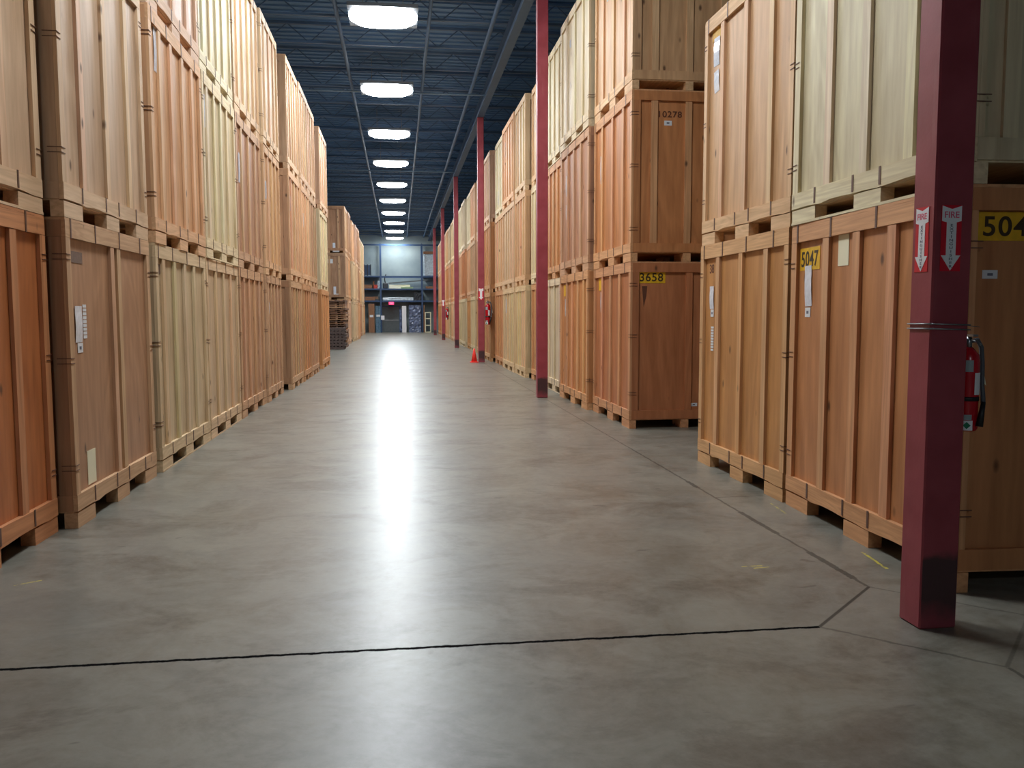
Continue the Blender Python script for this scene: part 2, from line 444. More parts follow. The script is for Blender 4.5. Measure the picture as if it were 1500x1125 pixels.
# far crates: one mesh each, same boards
def far_crate(bm, fr):
    def add(fn, mi, dx=0, dy=0):
        b2 = bmesh.new(); fn(b2)
        for v in b2.verts: v.co.x += dx; v.co.y += dy
        for f in b2.faces: f.material_index = mi
        t = bpy.data.meshes.new('t'); b2.to_mesh(t); b2.free(); bm.from_mesh(t); bpy.data.meshes.remove(t)
    for fn in (b_body, b_rail_e, mirrored(b_rail_e), b_skirt_e, mirrored(b_skirt_e)): add(fn, 0)
    for fn in (b_lid, b_rail_f, b_skirt_f, b_rail_b, b_skirt_b, b_deck): add(fn, 1)
    for fn in (post, mirrored(post), endpost, mirrored(endpost)): add(fn, 2)
    for f in fr: add(fbat, 2, -hx+f*L0)
    add(ebat, 2, 0, D0/2); add(mirrored(ebat), 2, 0, D0/2)
    for (a, b) in ((-hx, -hx+.37), (-.13, .19), (hx-.37, hx)):
        for (c, dd) in ((0, .09), (D0/2-.05, D0/2+.05), (D0-.09, D0)): add(block(a+.002, b-.002, c, dd), 1)
FAR = []
FR = {0: (.22, .49, .77), 1: (.14, .34, .54, .74), 2: (.49, .57), 3: (.28, .52, .75), 4: (.18, .38, .6, .8)}
for k in (0, 1, 3, 4):
    bm = bmesh.new(); far_crate(bm, FR[k]); FAR.append(mesh('storage_crate', bm, M['ply'], M['rail'], M['batten']))

TONE = {'orange': (200, 140, 89), 'rust': (198, 122, 70), 'brown': (182, 140, 108), 'tan': (212, 170, 128), 'pinktan': (208, 173, 145),
        'yellowtan': (210, 187, 150), 'cream': (216, 202, 170), 'redbrown': (184, 124, 82)}
TN = {'orange': 'orange-brown', 'rust': 'rusty orange', 'brown': 'dull brown', 'tan': 'tan', 'pinktan': 'pinkish tan', 'yellowtan': 'yellowish tan',
      'cream': 'pale cream', 'redbrown': 'reddish brown'}
def crate(side, Xf, Y0, Y1, tier, tone, label, group, var=0, detail=2, evar=0, dx=0):
    """side -1 = left row (faces +X), +1 = right row (faces -X)"""
    L = Y1-Y0; s = L/L0
    col = tuple(v*random.uniform(.94, 1.04) for v in s2l(TONE[tone]))
    pale = s2l((216, 186, 146)); q_ = random.uniform(.22, .42) if tone != 'cream' else .05
    col2 = tuple(v*(1-q_)+w_*q_ for v, w_ in zip(col, pale))
    loc = (Xf+dx, (Y0+Y1)/2, tier*H0); rz = math.pi/2 if side < 0 else -math.pi/2
    if detail == 0:
        o = ob('storage_crate', FAR[(var+tier) % 4], color=col, loc=loc, rot=(0, 0, rz)); o.scale = (s, 1, 1)
        tag(o, label, 'crate', group); return o, s
    t = empty('storage_crate', loc, rz, label, 'crate', group); t.scale = (s, 1, 1)
    P = lambda name, key, x=0, y=0, z=0, c=col: ob(name, CM[key] if isinstance(key, str) else key, t, c, (x, y, z))
    P('plywood_body', 'body'); P('lid', 'lid', c=col2)
    P('top_rail', 'rail_f', c=col2); P('top_rail', 'rail_e', c=col); P('top_rail', 'rail_e2', c=col)
    P('skirt_board', 'skirt_f', c=col2); P('skirt_board', 'skirt_e', c=col); P('skirt_board', 'skirt_e2', c=col)
    P('top_rail', 'rail_b', c=col2); P('skirt_board', 'skirt_b', c=col2); P('deck_board', 'deck', c=col2)
    for key in (('post', 'post2', 'epostn', 'epostn2') if evar == 2 else ('post', 'post2', 'epost', 'epost2')): P('corner_post', key, c=col2 if key[:4] == 'post' or evar == 2 else tuple(v*.8 for v in col))
    fr = FR[var]
    if side > 0: fr = [1-f for f in fr]
    for f in fr: P('batten', 'fbat', x=-hx+f*L0, c=tuple(min(1, v*random.uniform(.95, 1.1)) for v in col2))
    for key in ('ebat', 'ebat2'):
        for yb in {0: (.30, .75, 1.2), 1: (.79,), 2: ((.21, .75, 1.29) if tier else (.79,))}[evar]: P('batten', key, y=yb, c=col if evar else col2)
    for b in BL: P('block', b, c=col2)
    if tone in ('cream', 'yellowtan'): P('base_board', 'base', c=col2)
    if detail == 2:
        for xx in (-.93, -.42, .16, .74): P('steel_strap', 'strap_r', x=xx)
        for xx in (-.665, -.14, .18, .66): P('steel_strap', 'strap_s', x=xx)
        for z in (.42, 1.18, 1.86):
            P('wire_clip', 'clip', z=z+random.uniform(-.03, .03)); P('wire_clip', 'clip2', z=z+random.uniform(-.03, .03))
    return t, s

# stickers on a crate.  face 'a' aisle face by world Y, face 'n' near end by world X
def plate(w, h, mat, th=.002, curl=0):
    bm = bmesh.new()
    n = 6 if curl else 1
    prev = None
    for i in range(n+1):
        z = h/2-h*i/n; off = curl*math.sin(math.pi*i/n) + (curl*.8 if i == 0 else 0)
        q = [bm.verts.new((x, y-off, z)) for x, y in ((-w/2, 0), (w/2, 0), (w/2, -th), (-w/2, -th))]
        if prev:
            for a in range(4): bm.faces.new((prev[a], prev[(a+1) % 4], q[(a+1) % 4], q[a]))
        else: bm.faces.new(q)
        prev = q
    bm.faces.new(prev[::-1])
    return mesh('plate', bm, mat)
def put(cr, side, face, u, z, me, name, label=None, out=.0012, tilt=0, panel=True):
    """place mesh (facing local -y, x right when seen from the front) on crate cr"""
    t, s = cr
    tier_z = t.location.z
    o = ob(name, me, t)
    if face == 'a':
        lx = (u-t.location.y)*(1 if side < 0 else -1)/s
        yy = (IN if panel else 0)-out
        o.matrix_local = Matrix.Diagonal((1/s, 1, 1, 1)) @ Matrix.Translation((lx*s, yy, z-tier_z)) @ Matrix.Rotation(tilt, 4, 'Y')
    else:   # near end, world -Y face
        ly = abs(u-t.location.x)
        lx = (-hx+IN if side < 0 else hx-IN); R = Matrix.Rotation(-math.pi/2 if side < 0 else math.pi/2, 4, 'Z')
        e = out*(-1 if side < 0 else 1)
        o.matrix_local = Matrix.Diagonal((1/s, 1, 1, 1)) @ Matrix.Translation((lx*s+e, ly, z-tier_z)) @ R @ Matrix.Rotation(tilt, 4, 'Y')
    if label: o['label'] = label
    return o
def sub(o, part):
    o.parent = part; o.matrix_basis = Matrix.Translation((0, -.003, 0))
def number(cr, side, face, u, z, txt, w, h, paint=True, ink='ink', panel=True):
    if paint:
        pn_ = put(cr, side, face, u, z, plate(w, h, M['yellow']), 'number_panel', 'yellow painted panel', panel=panel)
    o_ = put(cr, side, face, u, z, upright(text_mesh(txt, h*.98, M[ink], space=1.1, bold=.014), w*.84, h*.7), 'stencil_number', 'dark stencilled number '+txt, out=.0042, panel=panel)
    if paint: sub(o_, pn_)
def upright(me, w=None, h=None):
    xs = [v.co.x for v in me.vertices]; ys = [v.co.y for v in me.vertices]
    cx, cy = (min(xs)+max(xs))/2, (min(ys)+max(ys))/2
    sx = (w/(max(xs)-min(xs))) if w else 1; sy = (h/(max(ys)-min(ys))) if h else sx
    for v in me.vertices:
        x, y, z = v.co; v.co = ((x-cx)*sx, -z, (y-cy)*sy)
    return me
def white_tag(cr, side, face, u, z, w=.09, h=.09, panel=True):
    a = put(cr, side, face, u, z, plate(w, h, M['paper']), 'paper_label', 'small white label', panel=panel)
    sub(put(cr, side, face, u, z, plate(w*.35, h*.3, M['greyink'], .001), 'label_print', out=.0042, panel=panel), a)
def pouch(cr, side, face, u, z, w=.13, h=.3, tilt=0):
    put(cr, side, face, u, z, plate(w, h, M['pouch'], curl=.006), 'document_pouch', 'glossy plastic document pouch', out=.0015, tilt=tilt)

TIER = ['bottom', 'middle', 'top']
NTH = ['first', 'second', 'third', 'fourth', 'fifth', 'sixth', 'seventh', 'eighth', 'ninth', 'tenth']
G = {}
# left row: (Xface, Y0, Y1, tones, variants)
left = [
 (-2.36, 4.10, 6.20, ['rust', 'yellowtan'], [0, 3]),
 (-2.25, 6.26, 8.24, ['brown', 'pinktan'], [2, 0]),
 (-2.24, 8.41, 10.50, ['yellowtan', 'tan', 'pinktan'], [1, 4, 0]),
 (-2.24, 10.55, 12.54, ['yellowtan', 'cream', 'cream'], [3, 1, 1]),
 (-2.23, 12.60, 14.82, ['brown', 'brown', 'pinktan'], [4, 0, 4]),
 (-2.20, 14.87, 16.76, ['brown', 'tan', 'yellowtan'], [1, 3, 0]),
 (-2.10, 17.38, 19.32, ['brown', 'tan', 'pinktan'], [4, 0, 1]),
 (-2.08, 19.36, 21.0, ['redbrown', 'tan', 'pinktan'], [0, 4, 3]),
 (-2.07, 21.05, 22.75, ['brown', 'brown', 'pinktan'], [3, 0, 0]),
 (-2.06, 23.80, 26.2, ['orange', 'cream', 'pinktan'], [0, 3, 0]),
]
for i, (X, a, b, tn, vr) in enumerate(left):
    for t in range(len(tn)):
        lab = '%s plywood crate, %s of the %s stack from the camera, left row' % (TN[tn[t]], TIER[t], NTH[i])
        G['L%d%d' % (i, t)] = crate(-1, X, a, b, t, tn[t], lab, 'stacked crates in the left row', vr[t], 2 if a < 17 else 1, dx=random.uniform(-.015, .012) if t else 0)
# far left group beyond the gap
far_left = [(-2.45, 41.0, 43.05), (-2.42, 43.1, 45.15), (-2.42, 47.2, 49.25), (-2.35, 49.3, 51.35), (-2.35, 51.4, 53.45), (-2.5, 56.2, 58.25), (-2.52, 58.3, 60.35), (-2.5, 60.4, 62.45), (-2.5, 62.5, 64.55)]
for i, (X, a, b) in enumerate(far_left):
    for t in range(3):
        tn = random.choice(['brown', 'tan', 'yellowtan', 'pinktan']) if i else ['brown', 'brown', 'brown'][t]
        lab = '%s crate, %s of the %s stack in the far left row beyond the gap' % (TN[tn], TIER[t], NTH[i])
        G['K%d%d' % (i, t)] = crate(-1, X, a, b, t, tn, lab, 'stacked crates in the far left row', random.choice((0, 1, 3)), 1 if i == 0 else 0, dx=random.uniform(-.02, .02))
# right row
right = [
 (3.00, 4.14, 6.32, ['orange', 'cream'], [1, 3]),
 (3.00, 6.36, 8.31, ['orange', 'tan'], [0, 0]),
 (2.96, 10.79, 12.90, ['redbrown', 'orange', 'tan'], [3, 0, 0]),
 (2.88, 12.97, 15.25, ['orange', 'brown', 'cream'], [1, 3, 0]),
 (2.96, 15.31, 17.36, ['cream', 'orange', 'cream'], [0, 1, 3]),
 (3.02, 17.42, 19.50, ['orange', 'cream', 'tan'], [3, 0, 1]),
 (2.91, 19.72, 21.46, ['yellowtan', 'tan', 'yellowtan'], [1, 0, 0]),
 (2.89, 21.52, 23.88, ['yellowtan', 'pinktan', 'tan'], [4, 1, 4]),
 (2.92, 23.96, 26.05, ['orange', 'tan', 'cream'], [0, 3, 0]),
 (2.82, 26.62, 28.66, ['orange', 'orange', 'pinktan'], [3, 0, 1]),
 (2.95, 28.72, 30.76, None, None), (2.96, 30.8, 32.84, None, None), (2.93, 33.2, 35.25, None, None), (2.96, 35.35, 37.4, None, None),
 (2.92, 37.9, 39.95, None, None), (2.95, 40.0, 42.05, None, None), (2.95, 42.1, 44.15, None, None), (2.93, 44.6, 46.65, None, None),
 (2.95, 46.7, 48.75, None, None), (2.96, 49.4, 51.45, None, None), (2.93, 51.5, 53.55, None, None), (2.95, 53.6, 55.65, None, None),
 (2.95, 56.0, 58.05, None, None), (2.93, 58.1, 60.15, None, None), (2.95, 60.6, 62.65, None, None), (2.95, 62.7, 64.75, None, None)]
cnt = {}
for i, (X, a, b, tn, vr) in enumerate(right):
    col = int((a-3.67)//COLD)
    j = cnt.get(col, 0); cnt[col] = j+1
    if tn is None:
        tn = [random.choice(['orange', 'yellowtan', 'tan', 'orange']), random.choice(['tan', 'orange', 'tan', 'brown']), random.choice(['cream', 'tan', 'pinktan', 'yellowtan'])]
        vr = [random.choice((0, 1, 3)) for _ in range(3)]
    for t in range(len(tn)):
        lab = '%s crate, %s of the %s stack beyond the %s red column, right row' % (TN[tn[t]], TIER[t], NTH[j], NTH[col])
        if i == 0 and t == 0: lab = 'orange-brown crate stencilled 5047 in yellow, at the bottom behind the nearest red column'
        if i == 0 and t == 1: lab = 'pale cream crate on top of the one stencilled 5047, behind the nearest column'
        if i == 2 and t == 0: lab = 'reddish brown crate stencilled 3658 on a yellow panel, bottom of its stack'
        if i == 2 and t == 1: lab = 'orange-brown crate stencilled 10278, standing on the crate numbered 3658'
        G['R%d%d' % (i, t)] = crate(1, X, a, b, t, tn[t], lab, 'stacked crates in the right row', vr[t], 2 if a < 17 else (1 if a < 34 else 0),
                                    evar=1 if (i == 2 and t == 0) else (2 if i == 0 else 0), dx=random.uniform(-.012, .015) if t else 0)

for key, dz, xx in (('R00', -.038, 2.965), ('R01', -.03, 2.97)):
    G[key][0].rotation_euler.z += dz; G[key][0].location.x = xx
# ---- writing and labels on the crates
number(G['R00'], 1, 'a', 6.05, 1.90, '5047', .33, .165)
pouch(G['R00'], 1, 'a', 6.06, 1.70, .11, .30, tilt=-.04)
white_tag(G['R00'], 1, 'a', 6.065, 1.505, .09, .07)
put(G['R00'], 1, 'a', 5.53, 1.95, plate(.15, .26, M['card']), 'route_card', 'cream paper card')
number(G['R00'], 1, 'n', 3.24, 1.95, '5047', .40, .15)
white_tag(G['R00'], 1, 'n', 3.12, 1.70, .085, .045)
pouch(G['R10'], 1, 'a', 8.05, 1.65, .10, .22)
white_tag(G['R10'], 1, 'a', 8.04, 1.50, .08, .07)
for kk in range(9):
    put(G['R10'], 1, 'a', 8.03, 1.36-.027*kk, plate(.07, .02, M['paper']), 'sticker_strip', 'narrow white printed strip')
put(G['R10'], 1, 'a', 8.07, 1.93, upright(text_mesh('38', .12, M['brownink'])), 'stencil_number', 'faded brown stencilled number')
# tier two, right
put(G['R11'], 1, 'a', 8.03, 4.19, plate(.28, .19, M['faded']), 'number_panel', 'faded yellow painted panel')
pouch(G['R11'], 1, 'a', 8.05, 3.98, .14, .26, .05); pouch(G['R11'], 1, 'a', 8.04, 3.70, .12, .2, -.08)
pouch(G['R01'], 1, 'a', 6.0, 4.18, .12, .12, .1)
# 3658 stack
number(G['R20'], 1, 'n', 3.245, 1.965, '3658', .37, .155)
white_tag(G['R20'], 1, 'n', 3.84, .30, .09, .045)
def drip(bm):
    vs = [bm.verts.new(p) for p in ((-.03, 0, .13), (.04, 0, .13), (.03, 0, 0), (-.005, 0, -.14))]
    vs2 = [bm.verts.new((v.co.x, -.0015, v.co.z)) for v in vs]
    bm.faces.new(vs); bm.faces.new(vs2[::-1])
    for a in range(4): bm.faces.new((vs[a], vs2[a], vs2[(a+1) % 4], vs[(a+1) % 4]))
put(G['R20'], 1, 'n', 3.15, 1.72, mk(drip, 'patch', M['brownink']), 'dark_stain', 'dark runny stain')
number(G['R21'], 1, 'n', 3.47, 4.03, '10278', .36, .11, paint=False, ink='brownink')
white_tag(G['R21'], 1, 'n', 3.44, 3.92, .10, .06)
put(G['R20'], 1, 'a', 12.5, 1.93, plate(.3, .18, M['yellow']), 'number_panel', 'yellow painted panel')
pouch(G['R20'], 1, 'a', 12.45, 1.66, .14, .3)
white_tag(G['R20'], 1, 'a', 12.4, 1.46)
pouch(G['R21'], 1, 'a', 12.5, 3.6, .14, .4)
pouch(G['R22'], 1, 'a', 12.2, 6.1, .14, .4); put(G['R22'], 1, 'a', 11.3, 4.75, plate(.18, .3, M['card']), 'route_card', 'cream paper card')
put(G['R30'], 1, 'a', 14.85, 1.9, plate(.28, .2, M['yellow']), 'number_panel', 'yellow painted panel'); pouch(G['R30'], 1, 'a', 14.8, 1.6, .12, .3)
pouch(G['R31'], 1, 'a', 14.8, 3.7, .14, .35); pouch(G['R31'], 1, 'a', 14.8, 3.25, .12, .25)
pouch(G['R32'], 1, 'a', 14.5, 6.0, .1, .12)
for key, y, z in (('R50', 19.0, 1.6), ('R60', 21.1, 1.7), ('R70', 23.3, 1.7), ('R80', 25.7, 1.6), ('R62', 21.2, 6.0), ('R72', 23.4, 5.9), ('R72', 22.5, 5.9), ('R82', 25.5, 4.9),
                  ('R92', 28.2, 5.8), ('R52', 19.1, 5.7), ('R61', 21.1, 3.6)):
    pouch(G[key], 1, 'a', y, z, .14, .38)
# left row marks
pouch(G['L10'], -1, 'a', 6.50, 1.43, .13, .26); white_tag(G['L10'], -1, 'a', 6.52, 1.26, .1, .07)
for kk in range(9):
    put(G['L10'], -1, 'a', 6.63, 1.56-.028*kk, plate(.07, .022, M['paper']), 'sticker_strip', 'narrow white printed strip')
put(G['L10'], -1, 'a', 6.65, .375, plate(.17, .25, M['card']), 'route_card', 'cream paper card')
put(G['L10'], -1, 'a', 6.50, 1.905, plate(.26, .08, M['greypatch']), 'faded_stencil', 'faded grey stencil patch')
pouch(G['L11'], -1, 'a', 6.43, 4.02, .13, .3); pouch(G['L11'], -1, 'a', 6.57, 4.02, .1, .26)
pouch(G['L20'], -1, 'a', 8.72, 1.62, .1, .3); put(G['L20'], -1, 'a', 8.68, 1.93, plate(.26, .09, M['greypatch']), 'faded_stencil', 'faded grey stencil patch')
pouch(G['L21'], -1, 'a', 8.72, 4.0, .13, .42)
pouch(G['L31'], -1, 'a', 10.75, 3.9, .12, .38); pouch(G['L41'], -1, 'a', 12.95, 3.6, .12, .42)
pouch(G['L32'], -1, 'a', 10.8, 6.1, .13, .3); pouch(G['L22'], -1, 'a', 8.7, 5.9, .12, .4)
pouch(G['L51'], -1, 'a', 15.2, 3.6, .12, .3); pouch(G['L52'], -1, 'a', 15.3, 5.8, .12, .3)
pouch(G['L50'], -1, 'a', 15.3, 1.6, .1, .2); pouch(G['L71'], -1, 'a', 19.9, 3.6, .1, .3); pouch(G['L61'], -1, 'a', 17.8, 3.7, .1, .3)
pouch(G['L92'], -1, 'a', 24.3, 5.8, .12, .3)
for z in (4.62, 2.6):
    pouch(G['K02' if z > 4 else 'K01'], -1, 'n', -2.95, z, .12, .35)
    put(G['K02' if z > 4 else 'K01'], -1, 'n', -2.86, z-.2, plate(.3, .08, M['paper']), 'paper_label', 'white label')
put(G['K01'], -1, 'n', -3.22, 3.95, plate(.4, .2, M['paper']), 'paper_label', 'white label')

# ------------------------------------------------------------------ red columns
def colm(bm): box(bm, -.095, .095, -.085, .085, 0, 7.415)
cmesh = mk(colm, 'steel_column', M['column'], bevel=.008)
for k in range(6):
    o = ob('steel_column', cmesh, loc=(COLX, COLY0+COLD*k, 0))
    lab = ['nearest square dark red steel column carrying the extinguisher arrows', 'second dark red column from the camera, plain with grey foot', 'third dark red column, orange cone at its foot',
           'fourth dark red column from the camera, plain', 'fifth dark red column from the camera, with extinguisher sign', 'farthest dark red column, near the end wall'][k]
    tag(o, lab, 'column', 'dark red steel columns along the right row')

def arrow_sign(loc, rz, w, h, label, detail=True):
    t = empty('fire_extinguisher_sign', loc, rz, label, 'sign', 'fire extinguisher arrow signs')
    def bk(bm): box(bm, -w/2, w/2, -.0015, 0, -h/2, h/2)
    ob('backing', mk(bk, 'backing', M['red']), t)
    def ar(bm):
        a = w*.48; s = w*.24
        pts = [(-a, h*.49), (0, h*.44), (a, h*.49), (a, h*.26), (s, h*.24), (s, -h*.26), (a, -h*.26), (0, -h*.49), (-a, -h*.26), (-s, -h*.26), (-s, h*.24), (-a, h*.26)]
        for quad in ((0,1,10+1-0,), ):
            pass
        V = [bm.verts.new((x, -.0028, z)) for x, z in pts]; W = [bm.verts.new((x, -.0016, z)) for x, z in pts]
        bm.faces.new([V[i] for i in (0,1,2,3,4,10,11)]); bm.faces.new([V[i] for i in (4,5,9,10)]); bm.faces.new([V[i] for i in (5,6,7,8,9)])
        n = len(pts)
        for i in range(n): bm.faces.new((V[i], V[(i+1) % n], W[(i+1) % n], W[i]))
    ob('arrow', mk(ar, 'arrow', M['white']), t)
    if detail:
        f = ob('word', upright(text_mesh('FIRE', .05, M['pink'], .0004), w*.72, h*.095), t, loc=(0, -.0034, h*.355)); f['label'] = 'red word FIRE'
        e = text_mesh('E\nX\nT\nI\nN\nG\nU\nI\nS\nH\nE\nR', .03, M['greyink'], .0004)
        e = ob('lettering', upright(e, w*.2, h*.66), t, loc=(0, -.0034, -h*.115)); e['label'] = 'stacked letters EXTINGUISHER'
    return t
arrow_sign((COLX-.095-.0005, 3.76, 1.84), -math.pi/2, .10, .30, 'red fire extinguisher sign, white down arrow, left face of nearest column')
arrow_sign((COLX-.012, 3.67-.0005, 1.84), 0, .10, .30, 'red fire extinguisher sign, white down arrow, front face of nearest column')
arrow_sign((COLX-.01, COLY0+2*COLD-.0855, 2.1), 0, .15, .36, 'fire extinguisher arrow sign on the front of the third column', False)
arrow_sign((COLX-.01, COLY0+4*COLD-.0855, 2.1), 0, .15, .36, 'fire extinguisher arrow sign on the front of the fifth column', False)

# wire wound round the nearest column, holding the extinguisher
def band(bm):
    a, b = .1, .09
    for z in (1.425, 1.447):
        tube(bm, [(-a, -b, z+.002), (a, -b, z-.004), (a, b, z-.004), (-a, b, z), (-a, -b, z+.002)], .0035, 6)
    tube(bm, [(.09, -.09, 1.44), (.13, -.07, 1.436), (.17, -.06, 1.433)], .0015, 5)
tag(ob('wire_tie', mk(band, 'wire_tie', M['steel']), loc=(COLX, COLY0, 0)), 'doubled silver wire wound around the nearest red column', 'wire')

def extinguisher(loc, label, rz=0, full=True):
    t = empty('fire_extinguisher', loc, rz, label, 'fire extinguisher', 'red fire extinguishers hung on columns')
    r = .052
    def cy(bm): lathe(bm, [(r*.85, 0), (r, .012), (r, .33), (r*.9, .365), (r*.5, .392), (.018, .40)], n=28)
    ob('cylinder', mk(cy, 'cylinder', M['extred']), t)
    def vl(bm):
        cyl(bm, (0, 0, .395), (0, 0, .45), .016, .013); box(bm, -.012, .012, -.05, .045, .452, .462)
        bm2 = [(0, -.01, .44), (0, -.05, .43), (0, -.085, .415)]; tube(bm, bm2, .006, 6)
        cyl(bm, (-.012, 0, .43), (-.035, -.005, .43), .012)
    ob('valve', mk(vl, 'valve', M['steel']), t)
    def ho(bm): tube(bm, [(.01, 0, .43), (.045, 0, .435), (.066, 0, .40), (.072, -.004, .32), (.07, -.01, .22), (.064, -.03, .16), (.055, -.045, .13)], .011, 8)
    ob('hose', mk(ho, 'hose', M['hose']), t)
    def nz(bm): cyl(bm, (.055, -.047, .14), (.03, -.058, -.005+.03), .010, .017)
    ob('nozzle', mk(nz, 'nozzle', M['black']), t)
    def bd(bm): lathe(bm, [(r+.002, .145), (r+.002, .165)], n=28)
    ob('strap', mk(bd, 'strap', M['black']), t)
    def arc(a0, a1, z0, z1, rr):
        def g(bm):
            prev = None
            for i in range(9):
                a = math.radians(a0+(a1-a0)*i/8)
                q = [bm.verts.new((q_*math.cos(a), q_*math.sin(a), z)) for q_, z in ((rr, z0), (rr, z1), (rr-.0012, z1), (rr-.0012, z0))]
                if prev:
                    for c in range(4): bm.faces.new((prev[c], prev[(c+1) % 4], q[(c+1) % 4], q[c]))
                prev = q
        return g
    ob('sticker', mk(arc(215, 262, .285, .34, r+.0015), 'sticker', M['silver']), t)
    ob('sticker', mk(arc(272, 320, .175, .28, r+.0015), 'sticker', M['white']), t)
    ob('sticker', mk(arc(215, 262, .055, .08, r+.0015), 'sticker', M['silver']), t)
    ob('sticker', mk(arc(210, 268, .005, .052, r+.0015), 'sticker', M['white']), t)
    def dm(bm):
        a = math.radians(240); c = Vector(((r+.003)*math.cos(a), (r+.003)*math.sin(a), .029)); tx = Vector((-math.sin(a), math.cos(a), 0))
        n = Vector((math.cos(a), math.sin(a), 0))
        P = [c+tx*.017, c+Vector((0,0,.017)), c-tx*.017, c-Vector((0,0,.017))]
        A = [bm.verts.new(p) for p in P]; B = [bm.verts.new(p-n*.004) for p in P]
        bm.faces.new(A); bm.faces.new(B[::-1])
        for i in range(4): bm.faces.new((A[i], A[(i+1) % 4], B[(i+1) % 4], B[i]))
    ob('diamond_mark', mk(dm, 'diamond_mark', M['green']), t)
    def tg(bm): 
        vs = [(.07, .01, .30), (.085, .005, .30), (.10, .0, .215), (.088, .0, .225)]
        A = [bm.verts.new(p) for p in vs]; B = [bm.verts.new((p[0], p[1]+.001, p[2])) for p in vs]
        bm.faces.new(A); bm.faces.new(B[::-1])
        for i in range(4): bm.faces.new((A[i], A[(i+1) % 4], B[(i+1) % 4], B[i]))
    ob('paper_tag', mk(tg, 'paper_tag', M['card']), t)
    def br(bm): box(bm, -r-(.0305 if rz else .0145), -r*.9, -.015, .015, .1, .35)
    ob('bracket', mk(br, 'bracket', M['steel']), t)
    return t
extinguisher((COLX+.095+.083, 3.78, .935), 'red fire extinguisher hanging on the right side of the nearest column', 1e-4)
for k, lab in ((2, 'red fire extinguisher on the right side of the third column'), (4, 'red fire extinguisher on the right side of the fifth column')):
    e = extinguisher((COLX+.095+.107, COLY0+k*COLD-.02, 1.16), lab); e.scale = (1.6, 1.6, 1.6)

# traffic cone
t = empty('traffic_cone', (2.29, 26.30, 0), 0, 'small orange traffic cone at the foot of the third column', 'traffic cone')
ob('base', mk(lambda bm: box(bm, -.125, .125, -.125, .125, 0, .025), 'base', M['orange'], bevel=.006), t)
ob('cone_body', mk(lambda bm: lathe(bm, [(.095, .0255), (.018, .43)], n=20), 'cone_body', M['orange']), t)

# ------------------------------------------------------------------ stacked pallets and panels before the far left group
def planks_pallet(w, d, h):
    def g(bm):
        n = 7
        for i in range(n):
            x = -w/2+i*(w-.1)/(n-1); box(bm, x, x+.1, -d/2, d/2, h-.02, h); box(bm, x, x+.1, -d/2, d/2, 0, .016)
        for y in (-d/2, -.04, d/2-.08): box(bm, -w/2, w/2, y, y+.08, .0165, h-.0205)
    return g
pm = mk(planks_pallet(1.02, 1.0, .128), 'pallet', M['plankgrey'])
for i in range(7):
    o = ob('wooden_pallet', pm, color=s2l((92, 78, 76)), loc=(-2.78+random.uniform(-.02, .02), 37.3+random.uniform(-.02, .02), .001+.13*i), rot=(0, 0, random.uniform(-.02, .02)))
    tag(o, 'weathered grey pallet, %s in the low pile before the far left row' % ['lowest', 'second from the floor', 'third from the floor', 'fourth from the floor', 'fifth from the floor', 'second from the top', 'topmost'][i], 'pallet', 'grey pallets in a low pile')
def panel_mesh(w, d, h):
    def g(bm):
        box(bm, -w/2, w/2, -d/2, d/2, 0, h*.45)
        for x in (-w/2, -w*.17, w*.17, w/2-.09): box(bm, x, x+.09, -d/2, d/2, h*.45+.0005, h)
    return g
pn = mk(panel_mesh(1.35, 2.0, .085), 'crate_panel', M['plankgrey'])
for i in range(24):
    o = ob('crate_panel', pn, color=s2l(random.choice([(150, 112, 86), (120, 90, 72), (172, 136, 106), (100, 76, 64)])), loc=(-3.0+random.uniform(-.05, .04), 39.5+random.uniform(-.06, .06), .001+.088*i), rot=(0, 0, random.uniform(-.015, .015)))
    tag(o, 'loose battened crate panel laid flat in the tall pile behind the grey pallets', 'crate panel', 'crate panels in a tall pile')

# ------------------------------------------------------------------ end of the hall: racking and goods
def Xe(x): return (x-583.2)*.0551
def Ze(y): return (486.5-y)*.0552
RY0, RY1 = 69.3, 70.55
rk = empty('pallet_rack', (0, RY0, 0), 0, 'tall blue steel pallet rack against the end wall, spanning the doorway', 'pallet rack')
for X in (-4.65, -1.40, 1.88, 5.2):
    def up(bm, X=X):
        for y in (.0, 1.15): box(bm, X-.06, X+.06, y, y+.08, 0, 7.05)
        z = .3
        while z < 6.8: cyl(bm, (X, .08, z), (X, 1.15, z+.6), .015, n=5); z += .7
    ob('upright_frame', mk(up, 'upright_frame', M['rack']), rk)
for a, b in ((-4.59, -1.46), (-1.34, 1.82), (1.94, 5.14)):
    for z in (2.5, 3.45, 4.45, 6.95):
        if z == 6.95:
            ob('beam', mk(lambda bm: box(bm, a, b, 0, .05, z-.06, z+.06), 'beam', M['rack']), rk)
            continue
        ob('beam', mk(lambda bm: box(bm, a, b, 0, .05, z-.06, z+.06), 'beam', M['rack']), rk)
        ob('beam', mk(lambda bm: box(bm, a, b, 1.17, 1.22, z-.06, z+.06), 'beam', M['rack']), rk)
        if z < 4 or a != -1.34: ob('shelf_deck', mk(lambda bm: box(bm, a, b, .05, 1.5, z+.02, z+.058), 'shelf_deck', M['joist']), rk)
Z1, Z2 = 2.561, 3.511

